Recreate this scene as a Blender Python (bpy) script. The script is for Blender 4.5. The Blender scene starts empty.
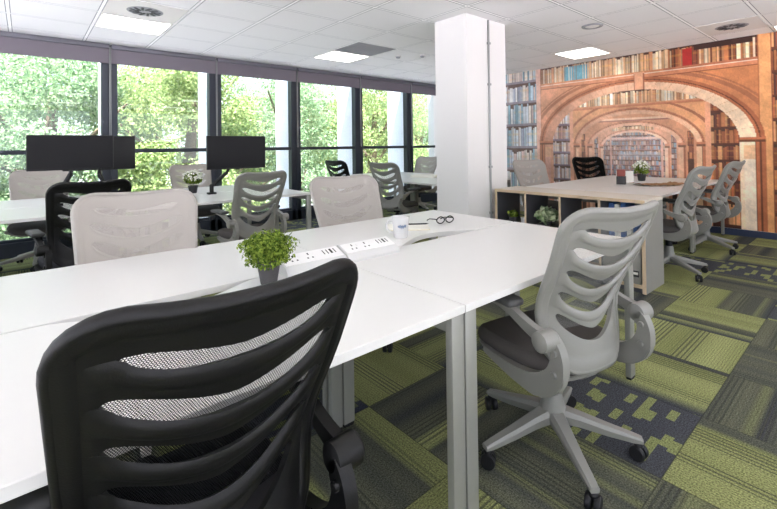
import bpy, bmesh, math, random
from mathutils import Vector, Matrix
import numpy as np
S = bpy.context.scene
COL = S.collection
PI = math.pi
random.seed(7)

# ------------------------------------------------------------------ materials
def lin(c):
    return tuple((x / 12.92 if x <= .04045 else ((x + .055) / 1.055) ** 2.4) for x in [v / 255. for v in c]) + (1,)

class NT:
    """small helper round a node tree"""
    def __init__(s, name):
        s.m = bpy.data.materials.new(name); s.m.use_nodes = True
        s.t = s.m.node_tree; s.t.nodes.clear()
        s.out = s.t.nodes.new('ShaderNodeOutputMaterial')
    def n(s, typ, **kw):
        nd = s.t.nodes.new(typ)
        for k, v in kw.items():
            if k.startswith('i_'): nd.inputs[k[2:].replace('_', ' ')].default_value = v
            else: setattr(nd, k, v)
        return nd
    def l(s, a, b): s.t.links.new(a, b)
    def val(s, x, sock):
        if isinstance(x, (int, float)): sock.default_value = x
        else: s.l(x, sock)
    def math(s, op, a, b=0, c=None, clamp=False):
        nd = s.n('ShaderNodeMath', operation=op, use_clamp=clamp)
        s.val(a, nd.inputs[0]); s.val(b, nd.inputs[1])
        if c is not None: s.val(c, nd.inputs[2])
        return nd.outputs[0]
    def mix(s, f, a, b):
        nd = s.n('ShaderNodeMix', data_type='RGBA')
        s.val(f, nd.inputs[0])
        for x, k in ((a, 6), (b, 7)):
            if isinstance(x, tuple): nd.inputs[k].default_value = x
            else: s.l(x, nd.inputs[k])
        return nd.outputs[2]
    def bsdf(s, color, rough=.5, metal=0., spec=.5):
        b = s.n('ShaderNodeBsdfPrincipled')
        if isinstance(color, tuple): b.inputs['Base Color'].default_value = color
        else: s.l(color, b.inputs['Base Color'])
        s.val(rough, b.inputs['Roughness']); b.inputs['Metallic'].default_value = metal
        b.inputs['Specular IOR Level'].default_value = spec
        s.l(b.outputs[0], s.out.inputs[0]); return b

def plain(name, rgb, rough=.5, metal=0., noise=.06, scale=30, bump=0., spec=.5):
    """procedural: slight noise variation of the base colour and an optional bump"""
    t = NT(name); c = lin(rgb)
    tc = t.n('ShaderNodeTexCoord'); nz = t.n('ShaderNodeTexNoise', i_Scale=scale, i_Detail=3.)
    t.l(tc.outputs['Object'], nz.inputs['Vector'])
    a = tuple(x * (1 - noise) for x in c[:3]) + (1,); b = tuple(min(1, x * (1 + noise)) for x in c[:3]) + (1,)
    bs = t.bsdf(t.mix(nz.outputs[0], a, b), rough, metal, spec)
    if bump:
        bp = t.n('ShaderNodeBump', i_Strength=bump, i_Distance=.002)
        t.l(nz.outputs[0], bp.inputs['Height']); t.l(bp.outputs[0], bs.inputs['Normal'])
    return t.m

M = {}
M['white_top'] = plain('white_laminate', (213, 212, 209), .33, noise=.01, scale=8)
M['edge'] = plain('white_edge', (226, 226, 222), .5, noise=.02)
M['silver'] = plain('silver_paint', (142, 142, 136), .42, .25, noise=.03, scale=60)
M['black_pl'] = plain('black_plastic', (9, 9, 10), .5, noise=.15, scale=300, bump=.15, spec=.32)
M['grey_pl'] = plain('grey_plastic', (128, 127, 122), .45, noise=.04, scale=200, bump=.1)
M['dark_pl'] = plain('dark_plastic', (20, 20, 23), .5, spec=.35)
M['pad'] = plain('arm_pad_rubber', (58, 58, 58), .6)
M['padg'] = plain('grey_arm_pad_rubber', (70, 70, 70), .6)
M['seatg'] = plain('grey_seat_fabric', (84, 80, 78), .95, noise=.25, scale=500, bump=.5, spec=.2)
M['seatb'] = plain('black_seat_fabric', (48, 48, 52), .95, noise=.3, scale=500, bump=.5, spec=.2)
M['paint'] = plain('wall_paint', (222, 220, 217), .8, noise=.01, scale=5)
M['navy'] = plain('navy_window_frame', (36, 42, 54), .45, noise=.05)
M['navyb'] = plain('navy_skirting', (42, 52, 78), .7, noise=.2, scale=200)
M['blind'] = plain('blind_fabric', (112, 106, 114), .9, noise=.05, scale=200, bump=.2)
M['blindrail'] = plain('blind_cassette', (98, 98, 106), .5)
M['oak'] = None
M['shelfgrey'] = plain('grey_board', (132, 130, 125), .6, noise=.05, scale=40)
M['shelfin'] = plain('charcoal_board', (74, 75, 80), .6, noise=.05, scale=40)
M['potgrey'] = plain('grey_pot', (72, 70, 72), .7, noise=.1, scale=60)
M['potblack'] = plain('black_pot', (34, 34, 38), .4)
M['potwhite'] = plain('white_pot', (225, 225, 225), .5)
M['soil'] = plain('soil', (50, 38, 28), 1., noise=.4, scale=150, bump=1)
M['screen'] = plain('screen_black', (14, 14, 17), .5, noise=.05, spec=.25)
M['socket'] = plain('socket_plate', (233, 232, 230), .35, noise=.01)
M['sockgrey'] = plain('socket_housing', (205, 205, 203), .45, noise=.02)
M['hole'] = plain('socket_hole', (25, 22, 22), .6)
M['mug'] = plain('glazed_ceramic', (214, 213, 212), .18, noise=.02)
M['bluemark'] = plain('mug_print', (120, 134, 158), .3, noise=.3, scale=120)
M['paper'] = plain('paper', (232, 230, 220), .85, noise=.02)
M['cream'] = plain('cream_cover', (222, 210, 178), .8, noise=.03)
M['brown'] = plain('brown_paper', (150, 112, 78), .9, noise=.15, scale=40)
M['petal'] = plain('white_petal', (240, 240, 226), .7)
M['maroon'] = plain('maroon_card', (150, 78, 70), .7, noise=.2)
M['bluebook'] = plain('blue_board', (60, 100, 160), .6)
M['ventdark'] = plain('vent_dark', (60, 62, 66), .6)
M['ventgrey'] = plain('vent_grey', (150, 152, 156), .6)
M['trunk'] = plain('bark', (98, 84, 66), .95, noise=.35, scale=12, bump=1)
M['fin'] = plain('white_facade_fin', (226, 230, 240), .6, noise=.02)
M['bounce_ground'] = plain('pale_bounce_ground', (206, 202, 208), .9, noise=.08, scale=2)
M['chrome'] = plain('conduit_grey', (150, 152, 150), .35, .5)

def wood(name, a, b):
    t = NT(name); tc = t.n('ShaderNodeTexCoord'); mp = t.n('ShaderNodeMapping')
    mp.inputs['Scale'].default_value = (40, 3, 3)
    t.l(tc.outputs['Object'], mp.inputs[0]); nz = t.n('ShaderNodeTexNoise', i_Scale=3., i_Detail=5.)
    t.l(mp.outputs[0], nz.inputs['Vector']); t.bsdf(t.mix(nz.outputs[0], lin(a), lin(b)), .55); return t.m
M['oak'] = wood('oak_edge', (204, 184, 156), (180, 156, 126))

def leafmat(name, a, b, trans=.35):
    t = NT(name); g = t.n('ShaderNodeNewGeometry')
    c = t.mix(g.outputs['Random Per Island'], lin(a), lin(b))
    d = t.n('ShaderNodeBsdfDiffuse'); tr = t.n('ShaderNodeBsdfTranslucent'); mx = t.n('ShaderNodeMixShader'); mx.inputs[0].default_value = trans
    t.l(c, d.inputs[0]); t.l(c, tr.inputs[0]); t.l(d.outputs[0], mx.inputs[1]); t.l(tr.outputs[0], mx.inputs[2])
    t.l(mx.outputs[0], t.out.inputs[0]); return t.m
M['leaf'] = leafmat('potted_leaf', (60, 88, 34), (150, 170, 74))
M['leafpale'] = leafmat('variegated_leaf', (110, 138, 92), (206, 214, 180))
M['tree1'] = leafmat('tree_leaf', (100, 128, 76), (186, 196, 138), .5)
M['tree2'] = leafmat('tree_leaf_cool', (100, 132, 98), (178, 196, 156), .5)

def emit(name, rgb, s):
    t = NT(name); e = t.n('ShaderNodeEmission', i_Strength=s); e.inputs[0].default_value = lin(rgb)
    t.l(e.outputs[0], t.out.inputs[0]); return t.m
M['panel'] = emit('led_panel', (255, 252, 246), 6.)

def meshfab(name, rgb, pitch, cover, inner=None):
    """woven mesh: threads opaque, holes really open"""
    t = NT(name); tc = t.n('ShaderNodeTexCoord'); sx = t.n('ShaderNodeSeparateXYZ'); t.l(tc.outputs['Object'], sx.inputs[0])
    row = t.math('FLOOR', t.math('MULTIPLY', sx.outputs[2], 1 / (pitch * .8)))
    off = t.math('MULTIPLY', t.math('MODULO', row, 2.), .5)
    u = t.math('SUBTRACT', t.math('FRACT', t.math('ADD', t.math('MULTIPLY', sx.outputs[0], 1 / pitch), off)), .5)
    v = t.math('SUBTRACT', t.math('FRACT', t.math('MULTIPLY', sx.outputs[2], 1 / (pitch * .8))), .5)
    r2 = t.math('ADD', t.math('MULTIPLY', u, u), t.math('MULTIPLY', v, v))
    thr = (1 - cover) / PI
    solid = t.math('GREATER_THAN', r2, thr)
    d = t.n('ShaderNodeBsdfDiffuse'); d.inputs[0].default_value = lin(rgb)
    tr = t.n('ShaderNodeBsdfTransparent'); mx = t.n('ShaderNodeMixShader')
    t.l(solid, mx.inputs[0]); t.l(tr.outputs[0], mx.inputs[1]); t.l(d.outputs[0], mx.inputs[2]); t.l(mx.outputs[0], t.out.inputs[0])
    return t.m
M['meshb'] = meshfab('black_mesh', (16, 16, 17), .0042, .55)
M['meshg'] = meshfab('greige_mesh', (176, 170, 163), .0042, .82)
M['meshs'] = meshfab('grey_open_mesh', (150, 150, 146), .0042, .28)

# thin window glass: transparent with a true fresnel reflection
def glass():
    t = NT('window_glass'); ge = t.n('ShaderNodeNewGeometry'); dp = t.n('ShaderNodeVectorMath', operation='DOT_PRODUCT')
    t.l(ge.outputs['Incoming'], dp.inputs[0]); t.l(ge.outputs['Normal'], dp.inputs[1])
    fr = t.math('ADD', t.math('MULTIPLY', t.math('POWER', t.math('SUBTRACT', 1., t.math('ABSOLUTE', dp.outputs['Value'])), 5.), .96), .04); g = t.n('ShaderNodeBsdfGlossy', i_Roughness=.0)
    g.inputs[0].default_value = (1, 1, 1, 1)
    tr = t.n('ShaderNodeBsdfTransparent'); tr.inputs[0].default_value = (.93, .96, .96, 1)
    mx = t.n('ShaderNodeMixShader'); t.l(fr, mx.inputs[0]); t.l(tr.outputs[0], mx.inputs[1]); t.l(g.outputs[0], mx.inputs[2])
    t.l(mx.outputs[0], t.out.inputs[0]); return t.m
M['glass'] = glass()

# carpet: 0.54 m tiles, each quarter-turned at random, green to charcoal bands with loop stripes
def carpet():
    t = NT('carpet_tiles'); tc = t.n('ShaderNodeTexCoord'); sx = t.n('ShaderNodeSeparateXYZ'); t.l(tc.outputs['Object'], sx.inputs[0])
    X = t.math('DIVIDE', t.math('SUBTRACT', sx.outputs[0], 1.775), .535)
    Y = t.math('DIVIDE', t.math('SUBTRACT', sx.outputs[1], .555), .53)
    fx, fy = t.math('FRACT', X), t.math('FRACT', Y)
    cx, cy = t.math('FLOOR', X), t.math('FLOOR', Y)
    cv = t.n('ShaderNodeCombineXYZ'); t.l(cx, cv.inputs[0]); t.l(cy, cv.inputs[1]); cv.inputs[2].default_value = 4.7
    wn = t.n('ShaderNodeTexWhiteNoise', noise_dimensions='3D'); t.l(cv.outputs[0], wn.inputs[0])
    sc = t.n('ShaderNodeSeparateColor'); t.l(wn.outputs['Color'], sc.inputs[0])
    r1, r2, r3 = sc.outputs
    par = t.math('MODULO', t.math('ABSOLUTE', t.math('ADD', cx, cy)), 2.)
    sw = t.math('GREATER_THAN', par, .5)
    isw = t.math('SUBTRACT', 1., sw)
    a = t.math('ADD', t.math('MULTIPLY', fx, sw), t.math('MULTIPLY', fy, isw))   # across the stripes
    b = t.math('ADD', t.math('MULTIPLY', fy, sw), t.math('MULTIPLY', fx, isw))   # along them
    def n1(coord, scale, seed, detail=0.):
        w = t.math('ADD', t.math('MULTIPLY', coord, scale), t.math('MULTIPLY', seed, 91.))
        nz = t.n('ShaderNodeTexNoise', noise_dimensions='1D', i_Scale=1., i_Detail=detail); t.l(w, nz.inputs['W']); return nz.outputs[0]
    def ss(x, lo, hi):
        m = t.n('ShaderNodeMapRange', interpolation_type='SMOOTHSTEP'); t.l(x, m.inputs[0])
        m.inputs[1].default_value = lo; m.inputs[2].default_value = hi; return m.outputs[0]
    band = n1(a, 2.1, r1, 1.)
    green = t.mix(n1(a, 3., r3), lin((114, 118, 72)), lin((150, 154, 104)))
    grey = t.mix(n1(a, 5., r2), lin((102, 104, 84)), lin((52, 54, 62)))
    x0 = t.math('SUBTRACT', band, t.math('MULTIPLY', t.math('SUBTRACT', r1, .42), .42))
    base = t.mix(ss(x0, .50, .60), green, grey)
    # thin loop stripes
    st = t.math('GREATER_THAN', t.math('SINE', t.math('MULTIPLY', a, 2 * PI * 24)), .35)
    stm = t.math('MULTIPLY', st, ss(n1(a, 3.3, r2), .52, .60))
    base2 = t.mix(t.math('MULTIPLY', stm, .7), base, lin((56, 58, 54)))
    st2 = t.math('GREATER_THAN', t.math('SINE', t.math('MULTIPLY', a, 2 * PI * 40)), .6)
    base2 = t.mix(t.math('MULTIPLY', st2, .35), base2, lin((74, 76, 58)))
    # navy blocks
    ca_ = t.math('FLOOR', t.math('MULTIPLY', a, 15.)); w1 = t.n('ShaderNodeTexWhiteNoise', noise_dimensions='1D'); t.l(t.math('ADD', ca_, t.math('MULTIPLY', r1, 50.)), w1.inputs['W'])
    cbk = t.math('FLOOR', t.math('ADD', t.math('MULTIPLY', b, 6.), t.math('MULTIPLY', w1.outputs[0], 5.)))
    bw = t.n('ShaderNodeTexWhiteNoise', noise_dimensions='3D'); cb = t.n('ShaderNodeCombineXYZ'); t.l(ca_, cb.inputs[0]); t.l(cbk, cb.inputs[1]); t.l(r2, cb.inputs[2]); t.l(cb.outputs[0], bw.inputs[0])
    navy = t.mix(t.math('GREATER_THAN', bw.outputs[0], .76), lin((66, 68, 74)), lin((124, 130, 84)))
    dark = t.math('LESS_THAN', r3, .17)
    base3 = t.mix(dark, base2, navy)
    edge = ss(a, .0, .22)
    edark = t.math('MULTIPLY', t.math('SUBTRACT', 1., edge), t.math('LESS_THAN', r2, .5))
    base3 = t.mix(t.math('MULTIPLY', edark, .9), base3, lin((42, 46, 64)))
    # tufts
    nz = t.n('ShaderNodeTexNoise', i_Scale=170., i_Detail=3.); t.l(tc.outputs['Object'], nz.inputs['Vector'])
    tuft = t.n('ShaderNodeMapRange'); t.l(nz.outputs[0], tuft.inputs[0]); tuft.inputs[1].default_value = .3; tuft.inputs[2].default_value = .7; tuft.inputs[3].default_value = .35; tuft.inputs[4].default_value = 1.6
    mul = t.n('ShaderNodeMix', data_type='RGBA', blend_type='MULTIPLY'); mul.inputs[0].default_value = 1.
    t.l(base3, mul.inputs[6]); cc = t.n('ShaderNodeCombineColor')
    for k in range(3): t.l(tuft.outputs[0], cc.inputs[k])
    t.l(cc.outputs[0], mul.inputs[7])
    # tile joints
    def edgeline(f): return t.math('GREATER_THAN', t.math('ABSOLUTE', t.math('SUBTRACT', f, .5)), .4955)
    jn = t.math('MAXIMUM', edgeline(fx), edgeline(fy))
    fin = t.mix(t.math('MULTIPLY', jn, .6), mul.outputs[2], lin((40, 42, 36)))
    bs = t.bsdf(fin, .95, 0., .15)
    bp = t.n('ShaderNodeBump', i_Strength=.6, i_Distance=.004); t.l(nz.outputs[0], bp.inputs['Height']); t.l(bp.outputs[0], bs.inputs['Normal'])
    return t.m
M['carpet'] = carpet()

GX, GY, PX, PY = -.12, 5.66, .69, .60       # suspended ceiling module
def ceilmat():
    t = NT('ceiling_tiles'); tc = t.n('ShaderNodeTexCoord'); sx = t.n('ShaderNodeSeparateXYZ'); t.l(tc.outputs['Object'], sx.inputs[0])
    X = t.math('DIVIDE', t.math('SUBTRACT', sx.outputs[0], GX), PX); Y = t.math('DIVIDE', t.math('SUBTRACT', sx.outputs[1], GY), PY)
    def e(f, w): return t.math('GREATER_THAN', t.math('ABSOLUTE', t.math('SUBTRACT', t.math('FRACT', f), .5)), .5 - w)
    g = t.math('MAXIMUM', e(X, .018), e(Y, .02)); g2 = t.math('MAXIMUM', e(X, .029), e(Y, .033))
    nz = t.n('ShaderNodeTexNoise', i_Scale=180., i_Detail=2.); t.l(tc.outputs['Object'], nz.inputs['Vector'])
    cv = t.n('ShaderNodeCombineXYZ'); t.l(t.math('FLOOR', X), cv.inputs[0]); t.l(t.math('FLOOR', Y), cv.inputs[1])
    wn = t.n('ShaderNodeTexWhiteNoise'); t.l(cv.outputs[0], wn.inputs[0])
    tile = t.mix(nz.outputs[0], lin((231, 231, 232)), lin((239, 239, 240)))
    tile = t.mix(t.math('MULTIPLY', wn.outputs[0], .35), tile, lin((244, 244, 245)))
    c = t.mix(g2, tile, lin((150, 152, 158))); c = t.mix(g, c, lin((255, 255, 255)))  # grey shadow groove painted along the white grid bars
    bs = t.bsdf(c, .8, 0., .2); bp = t.n('ShaderNodeBump', i_Strength=.3, i_Distance=.003)
    t.l(t.math('ADD', t.math('MULTIPLY', g, 2.), t.math('MULTIPLY', nz.outputs[0], .3)), bp.inputs['Height']); t.l(bp.outputs[0], bs.inputs['Normal'])
    return t.m
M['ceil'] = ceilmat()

def muralmat():
    t = NT('mural_print'); a = t.n('ShaderNodeVertexColor', layer_name='print')
    nz = t.n('ShaderNodeTexNoise', i_Scale=60., i_Detail=3.); tc = t.n('ShaderNodeTexCoord'); t.l(tc.outputs['Object'], nz.inputs['Vector'])
    mr = t.n('ShaderNodeMapRange'); t.l(nz.outputs[0], mr.inputs[0]); mr.inputs[3].default_value = .85; mr.inputs[4].default_value = 1.15
    mul = t.n('ShaderNodeMix', data_type='RGBA', blend_type='MULTIPLY'); mul.inputs[0].default_value = 1.
    t.l(a.outputs[0], mul.inputs[6]); cc = t.n('ShaderNodeCombineColor')
    for k in range(3): t.l(mr.outputs[0], cc.inputs[k])
    t.l(cc.outputs[0], mul.inputs[7]); t.bsdf(mul.outputs[2], .55, 0., .3); return t.m
M['mural'] = muralmat()

# ------------------------------------------------------------------ builders
def link(name, me, mat, parent=None):
    o = bpy.data.objects.new(name, me); COL.objects.link(o)
    for m in (mat if isinstance(mat, (list, tuple)) else [mat]): me.materials.append(m)
    if parent: o.parent = parent
    return o

def obj(name, bm, mat, parent=None, smooth=True, ang=35):
    bmesh.ops.remove_doubles(bm, verts=bm.verts, dist=1e-6)
    bmesh.ops.recalc_face_normals(bm, faces=bm.faces)
    if smooth:
        for f in bm.faces: f.smooth = True
        for e in bm.edges:
            if len(e.link_faces) == 2 and e.calc_face_angle(0) > math.radians(ang): e.smooth = False
    me = bpy.data.meshes.new(name); bm.to_mesh(me); bm.free()
    return link(name, me, mat, parent)

def B(): return bmesh.new()

def box(bm, x0, x1, y0, y1, z0, z1, bev=0., mi=0, seg=2):
    r = bmesh.ops.create_cube(bm, size=1.)
    vs = r['verts']
    for v in vs:
        v.co = Vector(((x0 + x1) / 2 + v.co.x * (x1 - x0), (y0 + y1) / 2 + v.co.y * (y1 - y0), (z0 + z1) / 2 + v.co.z * (z1 - z0)))
    fs = list({f for v in vs for f in v.link_faces})
    if bev:
        es = list({e for v in vs for e in v.link_edges})
        rr = bmesh.ops.bevel(bm, geom=es, offset=bev, segments=seg, affect='EDGES', profile=.5)
        fs = rr['faces'] + [f for f in fs if f.is_valid]
    for f in fs:
        if f.is_valid: f.material_index = mi
    return bm

def lathe(bm, prof, c=(0, 0, 0), n=28, axis='Z', mi=0, cap=True):
    rings = []
    for r, h in prof:
        ring = []
        for k in range(n):
            a = 2 * PI * k / n; p = (r * math.cos(a), r * math.sin(a), h)
            if axis == 'X': p = (p[2], p[0], p[1])
            if axis == 'Y': p = (p[0], p[2], p[1])
            ring.append(bm.verts.new(Vector(p) + Vector(c)))
        rings.append(ring)
    for a, b in zip(rings, rings[1:]):
        for k in range(n):
            f = bm.faces.new((a[k], a[(k + 1) % n], b[(k + 1) % n], b[k])); f.material_index = mi
    if cap:
        for rg in (rings[0], rings[-1]):
            f = bm.faces.new(rg); f.material_index = mi
    return bm

def tube(bm, pts, r, n=8, closed=False, squash=None, mi=0):
    pts = [Vector(p) for p in pts]; N = len(pts); rings = []
    rs = r if isinstance(r, (list, tuple)) else [r] * N
    prev = None
    for i, p in enumerate(pts):
        if closed: t = pts[(i + 1) % N] - pts[i - 1]
        else: t = pts[min(i + 1, N - 1)] - pts[max(i - 1, 0)]
        t.normalize()
        if prev is None:
            up = Vector((0, 0, 1)) if abs(t.z) < .9 else Vector((0, 1, 0)); a = t.cross(up).normalized()
        else:
            a = (prev - t * prev.dot(t)).normalized()
        prev = a; b = t.cross(a)
        ring = [bm.verts.new(p + (a * math.cos(2 * PI * k / n) + b * math.sin(2 * PI * k / n)) * rs[i]) for k in range(n)]
        rings.append(ring)
    rg = list(zip(rings, rings[1:])) + ([(rings[-1], rings[0])] if closed else [])
    for a, b in rg:
        for k in range(n):
            f = bm.faces.new((a[k], a[(k + 1) % n], b[(k + 1) % n], b[k])); f.material_index = mi
    if not closed:
        bm.faces.new(rings[0]); bm.faces.new(rings[-1][::-1])
    return bm

def prism(bm, poly, w0, w1, axis='X', mi=0):
    """extrude a polygon given in the plane across `axis`"""
    def P(a, b, w): return {'X': (w, a, b), 'Y': (a, w, b), 'Z': (a, b, w)}[axis]
    v0 = [bm.verts.new(P(a, b, w0)) for a, b in poly]; v1 = [bm.verts.new(P(a, b, w1)) for a, b in poly]
    n = len(poly)
    bm.faces.new(v0[::-1]).material_index = mi; bm.faces.new(v1).material_index = mi
    for k in range(n): bm.faces.new((v0[k], v0[(k + 1) % n], v1[(k + 1) % n], v1[k])).material_index = mi
    return bm

def tag(o, label=None, cat=None, group=None, kind=None):
    if label: o['label'] = label
    if cat: o['category'] = cat
    if group: o['group'] = group
    if kind: o['kind'] = kind
    return o

def thing(name, label, cat, loc=(0, 0, 0), rz=0, group=None):
    o = bpy.data.objects.new(name, None); COL.objects.link(o); o.empty_display_size = .1
    o.location = loc; o.rotation_euler = (0, 0, rz)
    return tag(o, label, cat, group)

def struct(name, bm, mat, smooth=False):
    return tag(obj(name, bm, mat, None, smooth), kind='structure')

def dup(root, loc, rz, label, group=None, sz=1.):
    r = root.copy(); COL.objects.link(r); r.location = loc; r.rotation_euler = (0, 0, rz); r['label'] = label
    if group: r['group'] = group
    for ch in list(root.children):
        c = ch.copy(); COL.objects.link(c); c.parent = r
        for g in list(ch.children):
            d = g.copy(); COL.objects.link(d); d.parent = c
    return r

# ------------------------------------------------------------------ the room
CE = 2.615; WY = 6.62; MX = 7.16; X0, Y0 = -3.6, -3.4
struct('floor', box(B(), X0, MX + .1, Y0, WY + .1, -.06, 0), M['carpet'])
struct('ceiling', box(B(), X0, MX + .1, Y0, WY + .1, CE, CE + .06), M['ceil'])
struct('wall_right', box(B(), MX, MX + .12, Y0, WY + .3, 0, CE), M['paint'])
b = B()
for a in ((Y0, Y0 + .3, 0, CE), (WY - .3, WY + .1, 0, CE), (Y0 + .3, WY - .3, 0, .1), (Y0 + .3, WY - .3, 2.5, CE), (1.4, 1.7, .1, 2.5)): box(b, X0 - .12, X0, a[0], a[1], a[2], a[3])
struct('wall_left', b, M['paint'])  # big openings added out of view to let in more daylight
b = B()
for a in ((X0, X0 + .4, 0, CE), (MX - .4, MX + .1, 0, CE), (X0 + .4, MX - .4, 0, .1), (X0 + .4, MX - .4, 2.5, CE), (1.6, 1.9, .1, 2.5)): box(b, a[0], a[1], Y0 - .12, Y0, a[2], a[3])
struct('wall_back', b, M['paint'])  # unseen wall, opened up with low sills to brighten the ceiling
b = box(B(), MX - .014, MX, Y0, WY, 0, .085, .004); struct('baseboard_right', b, M['navyb'])
struct('baseboard_back', box(B(), X0, MX, Y0, Y0 + .014, 0, .085, .004), M['navyb'])
struct('baseboard_left', box(B(), X0, X0 + .014, Y0, WY, 0, .085, .004), M['navyb'])
# column
struct('wall_column', box(B(), 3.49, 4.19, 2.81, 3.25, 0, CE), M['paint'])
# window wall: base, mullions, transoms, panes, heads
ms = [.85 + 1.355 * k for k in range(-3, 5)]
edges = [X0] + ms + [MX]
struct('trim_1', box(B(), X0, MX, WY - .02, WY + .13, 0, .167), M['navy'])
struct('trim_2', box(B(), X0, MX, WY + .02, WY + .13, 2.52, CE), M['navy'])
tn = 3
for i, mx in enumerate(ms):
    b = B(); box(b, mx - .088, mx - .012, WY - .02, WY + .1, .0, CE, .004); box(b, mx + .012, mx + .088, WY - .02, WY + .1, 0, CE, .004)
    box(b, mx - .014, mx + .014, WY - .005, WY + .1, 0, CE)
    struct('trim_%d' % tn, b, M['navy']); tn += 1
    struct('trim_%d' % tn, box(B(), mx - .05, mx + .05, WY + .14, WY + .66, -3.5, 6, .004), M['fin']); tn += 1
wn_ = 1
for x0, x1 in zip(edges, edges[1:]):
    b = B(); l, r = x0 + .088, x1 - .088
    box(b, l, r, WY + .0, WY + .09, 1.196, 1.249, .003)
    box(b, l, r, WY + .02, WY + .09, .167, .20); box(b, l, r, WY + .02, WY + .09, 2.48, 2.52)
    w = struct('window_%d' % wn_, b, M['navy'])
    g = B(); box(g, l, r, WY + .045, WY + .047, .2, 2.48); p = obj('glass_pane', g, M['glass'], w, False)
    wn_ += 1
# blinds
bl = None
for i, (x0, x1) in enumerate(zip(edges, edges[1:])):
    xl, xr = x0 + .012, x1 - .012; names = ['far left', 'far left']
    t = thing('roller_blind', '', 'blind', ((xl + xr) / 2, WY - .06, 0), 0, None); h = (xr - xl) / 2
    b = B(); box(b, -h, h, -.004, -.001, 2.375, 2.56); box(b, -h, h, -.009, .004, 2.365, 2.382, .003); obj('blind_fabric', b, M['blind'], t, False)
    b = B(); box(b, -h, h, -.045, .045, 2.555, CE - .002, .008); obj('cassette', b, M['blindrail'], t)
    if x1 < MX - .1:
        b = B(); tube(b, [(h + .004, -.02, 2.58), (h + .004, -.022, 1.9), (h + .004, -.022, 1.28)], .004, 6); tube(b, [(h + .018, -.02, 2.58), (h + .018, -.022, 1.9), (h + .018, -.022, 1.28)], .004, 6)
        lathe(b, [(.003, 1.24), (.008, 1.25), (.008, 1.30), (.003, 1.31)], (h + .011, -.022, 0), 10)
        obj('pull_chain', b, M['chrome'], t)
    bl = t
    t['label'] = {0: 'mauve-grey roller blind rolled up at the window left of the picture, first pane', 1: 'mauve-grey roller blind rolled up at the window left of the picture, second pane',
                  2: 'mauve-grey roller blind above the pane left of the wide monitor',
                  3: 'mauve-grey roller blind above the leftmost window behind the wide black monitor',
                  4: 'mauve-grey roller blind above the second window from the left, over the white flower pot',
                  5: 'mauve-grey roller blind above the third window from the left, over the open-slotted grey chair',
                  6: 'mauve-grey roller blind above the fourth window, over the dark blue chair',
                  7: 'mauve-grey roller blind above the fifth window, left of the last mullion before the column',
                  8: 'mauve-grey roller blind of the last window, cut off by the white column'}[i]
    t['group'] = 'rolled up blinds along the window wall'

# ceiling fittings
def lightpanel(x0, y0, x1, y1, label):
    t = thing('ceiling_light', label, 'ceiling light', ((x0 + x1) / 2, (y0 + y1) / 2, CE), 0, 'flat square ceiling lights')
    hx, hy = (x1 - x0) / 2, (y1 - y0) / 2
    b = B(); 
    for a in ((-hx, hx, -hy, -hy + .012), (-hx, hx, hy - .012, hy), (-hx, -hx + .012, -hy, hy), (hx - .012, hx, -hy, hy)):
        box(b, a[0], a[1], a[2], a[3], -.010, 0)
    obj('frame', b, M['paint'], t, False)
    obj('diffuser', box(B(), -hx + .012, hx - .012, -hy + .012, hy - .012, -.006, -.001), M['panel'], t, False)
LW = (.03, .03)
def cell(i, j): return (GX + PX * i + .02, GY + PY * (j - 1) + .015, GX + PX * (i + 1) - .02, GY + PY * j - .015)
def lp(i, j, label):
    a = cell(i, j); lightpanel(a[0], a[1], a[2], a[3], label)
lp(1, 0, 'bright square ceiling light beside the round vent, above the leftmost windows')
lp(5, 0, 'bright square ceiling light next to the dark grey ceiling grille')
lp(9, -4, 'bright square ceiling light between the column and the library mural')
lp(10, -8, 'bright ceiling light cut off by the right edge of the picture')
for i in (1, 5, 9):  # extra panels put in out of view to light the room
    for j in (-4, -8, -12):
        if (i, j) in ((1, -4), (5, -4), (9, -4), (9, -8)): continue
        lp(i, j, 'extra unseen square ceiling light above or behind the viewer, outside the picture')
lp(-3, 0, 'extra unseen square ceiling light left of the picture near the windows')  # added off to the left, also unseen, as more room light
lp(-3, -4, 'extra unseen square ceiling light left of the picture over the floor')
def swirl(x, y, label, tile=True):
    t = thing('ceiling_vent', label, 'ceiling vent', (x, y, CE), 0, 'round swirl ceiling vents')
    b = B(); box(b, -PX / 2 + .02, PX / 2 - .02, -PY / 2 + .015, PY / 2 - .015, -.006, 0); obj('face_plate', b, M['paint'], t, False)
    b = B(); lathe(b, [(.02, -.008), (.15, -.009), (.16, -.006)], n=36); obj('ring', b, M['ventgrey'], t)
    for k in range(12):
        a = k * PI / 6; b = B()
        r = bmesh.ops.create_cube(b, size=1.)
        bmesh.ops.transform(b, matrix=Matrix.Rotation(a, 4, 'Z') @ Matrix.Translation((.095, .01, -.011)) @ Matrix.Rotation(.35, 4, 'Z') @ Matrix.Diagonal((.085, .022, .006, 1)), verts=b.verts)
        obj('vane', b, M['ventdark'], t, False)
swirl(GX + PX * 1.5, GY - PY * 1.5, 'round black swirl vent in the ceiling beside the leftmost light')
swirl(6.40, GY - PY * 7.5, 'round black swirl vent in the ceiling above the library mural')
a = cell(5, -1)
t = thing('ceiling_grille', 'dark grey square air grille in the ceiling beside a light panel', 'ceiling vent', ((a[0] + a[2]) / 2, (a[1] + a[3]) / 2, CE))
hx, hy = (a[2] - a[0]) / 2, (a[3] - a[1]) / 2
obj('frame', box(B(), -hx, hx, -hy, hy, -.004, 0), M['ventgrey'], t, False)
b = B()
for k in range(22): 
    y = -hy + .03 + k * (2 * hy - .06) / 21; box(b, -hx + .02, hx - .02, y - .005, y + .005, -.009, -.004)
obj('louvre', b, M['ventgrey'], t, False)
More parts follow.
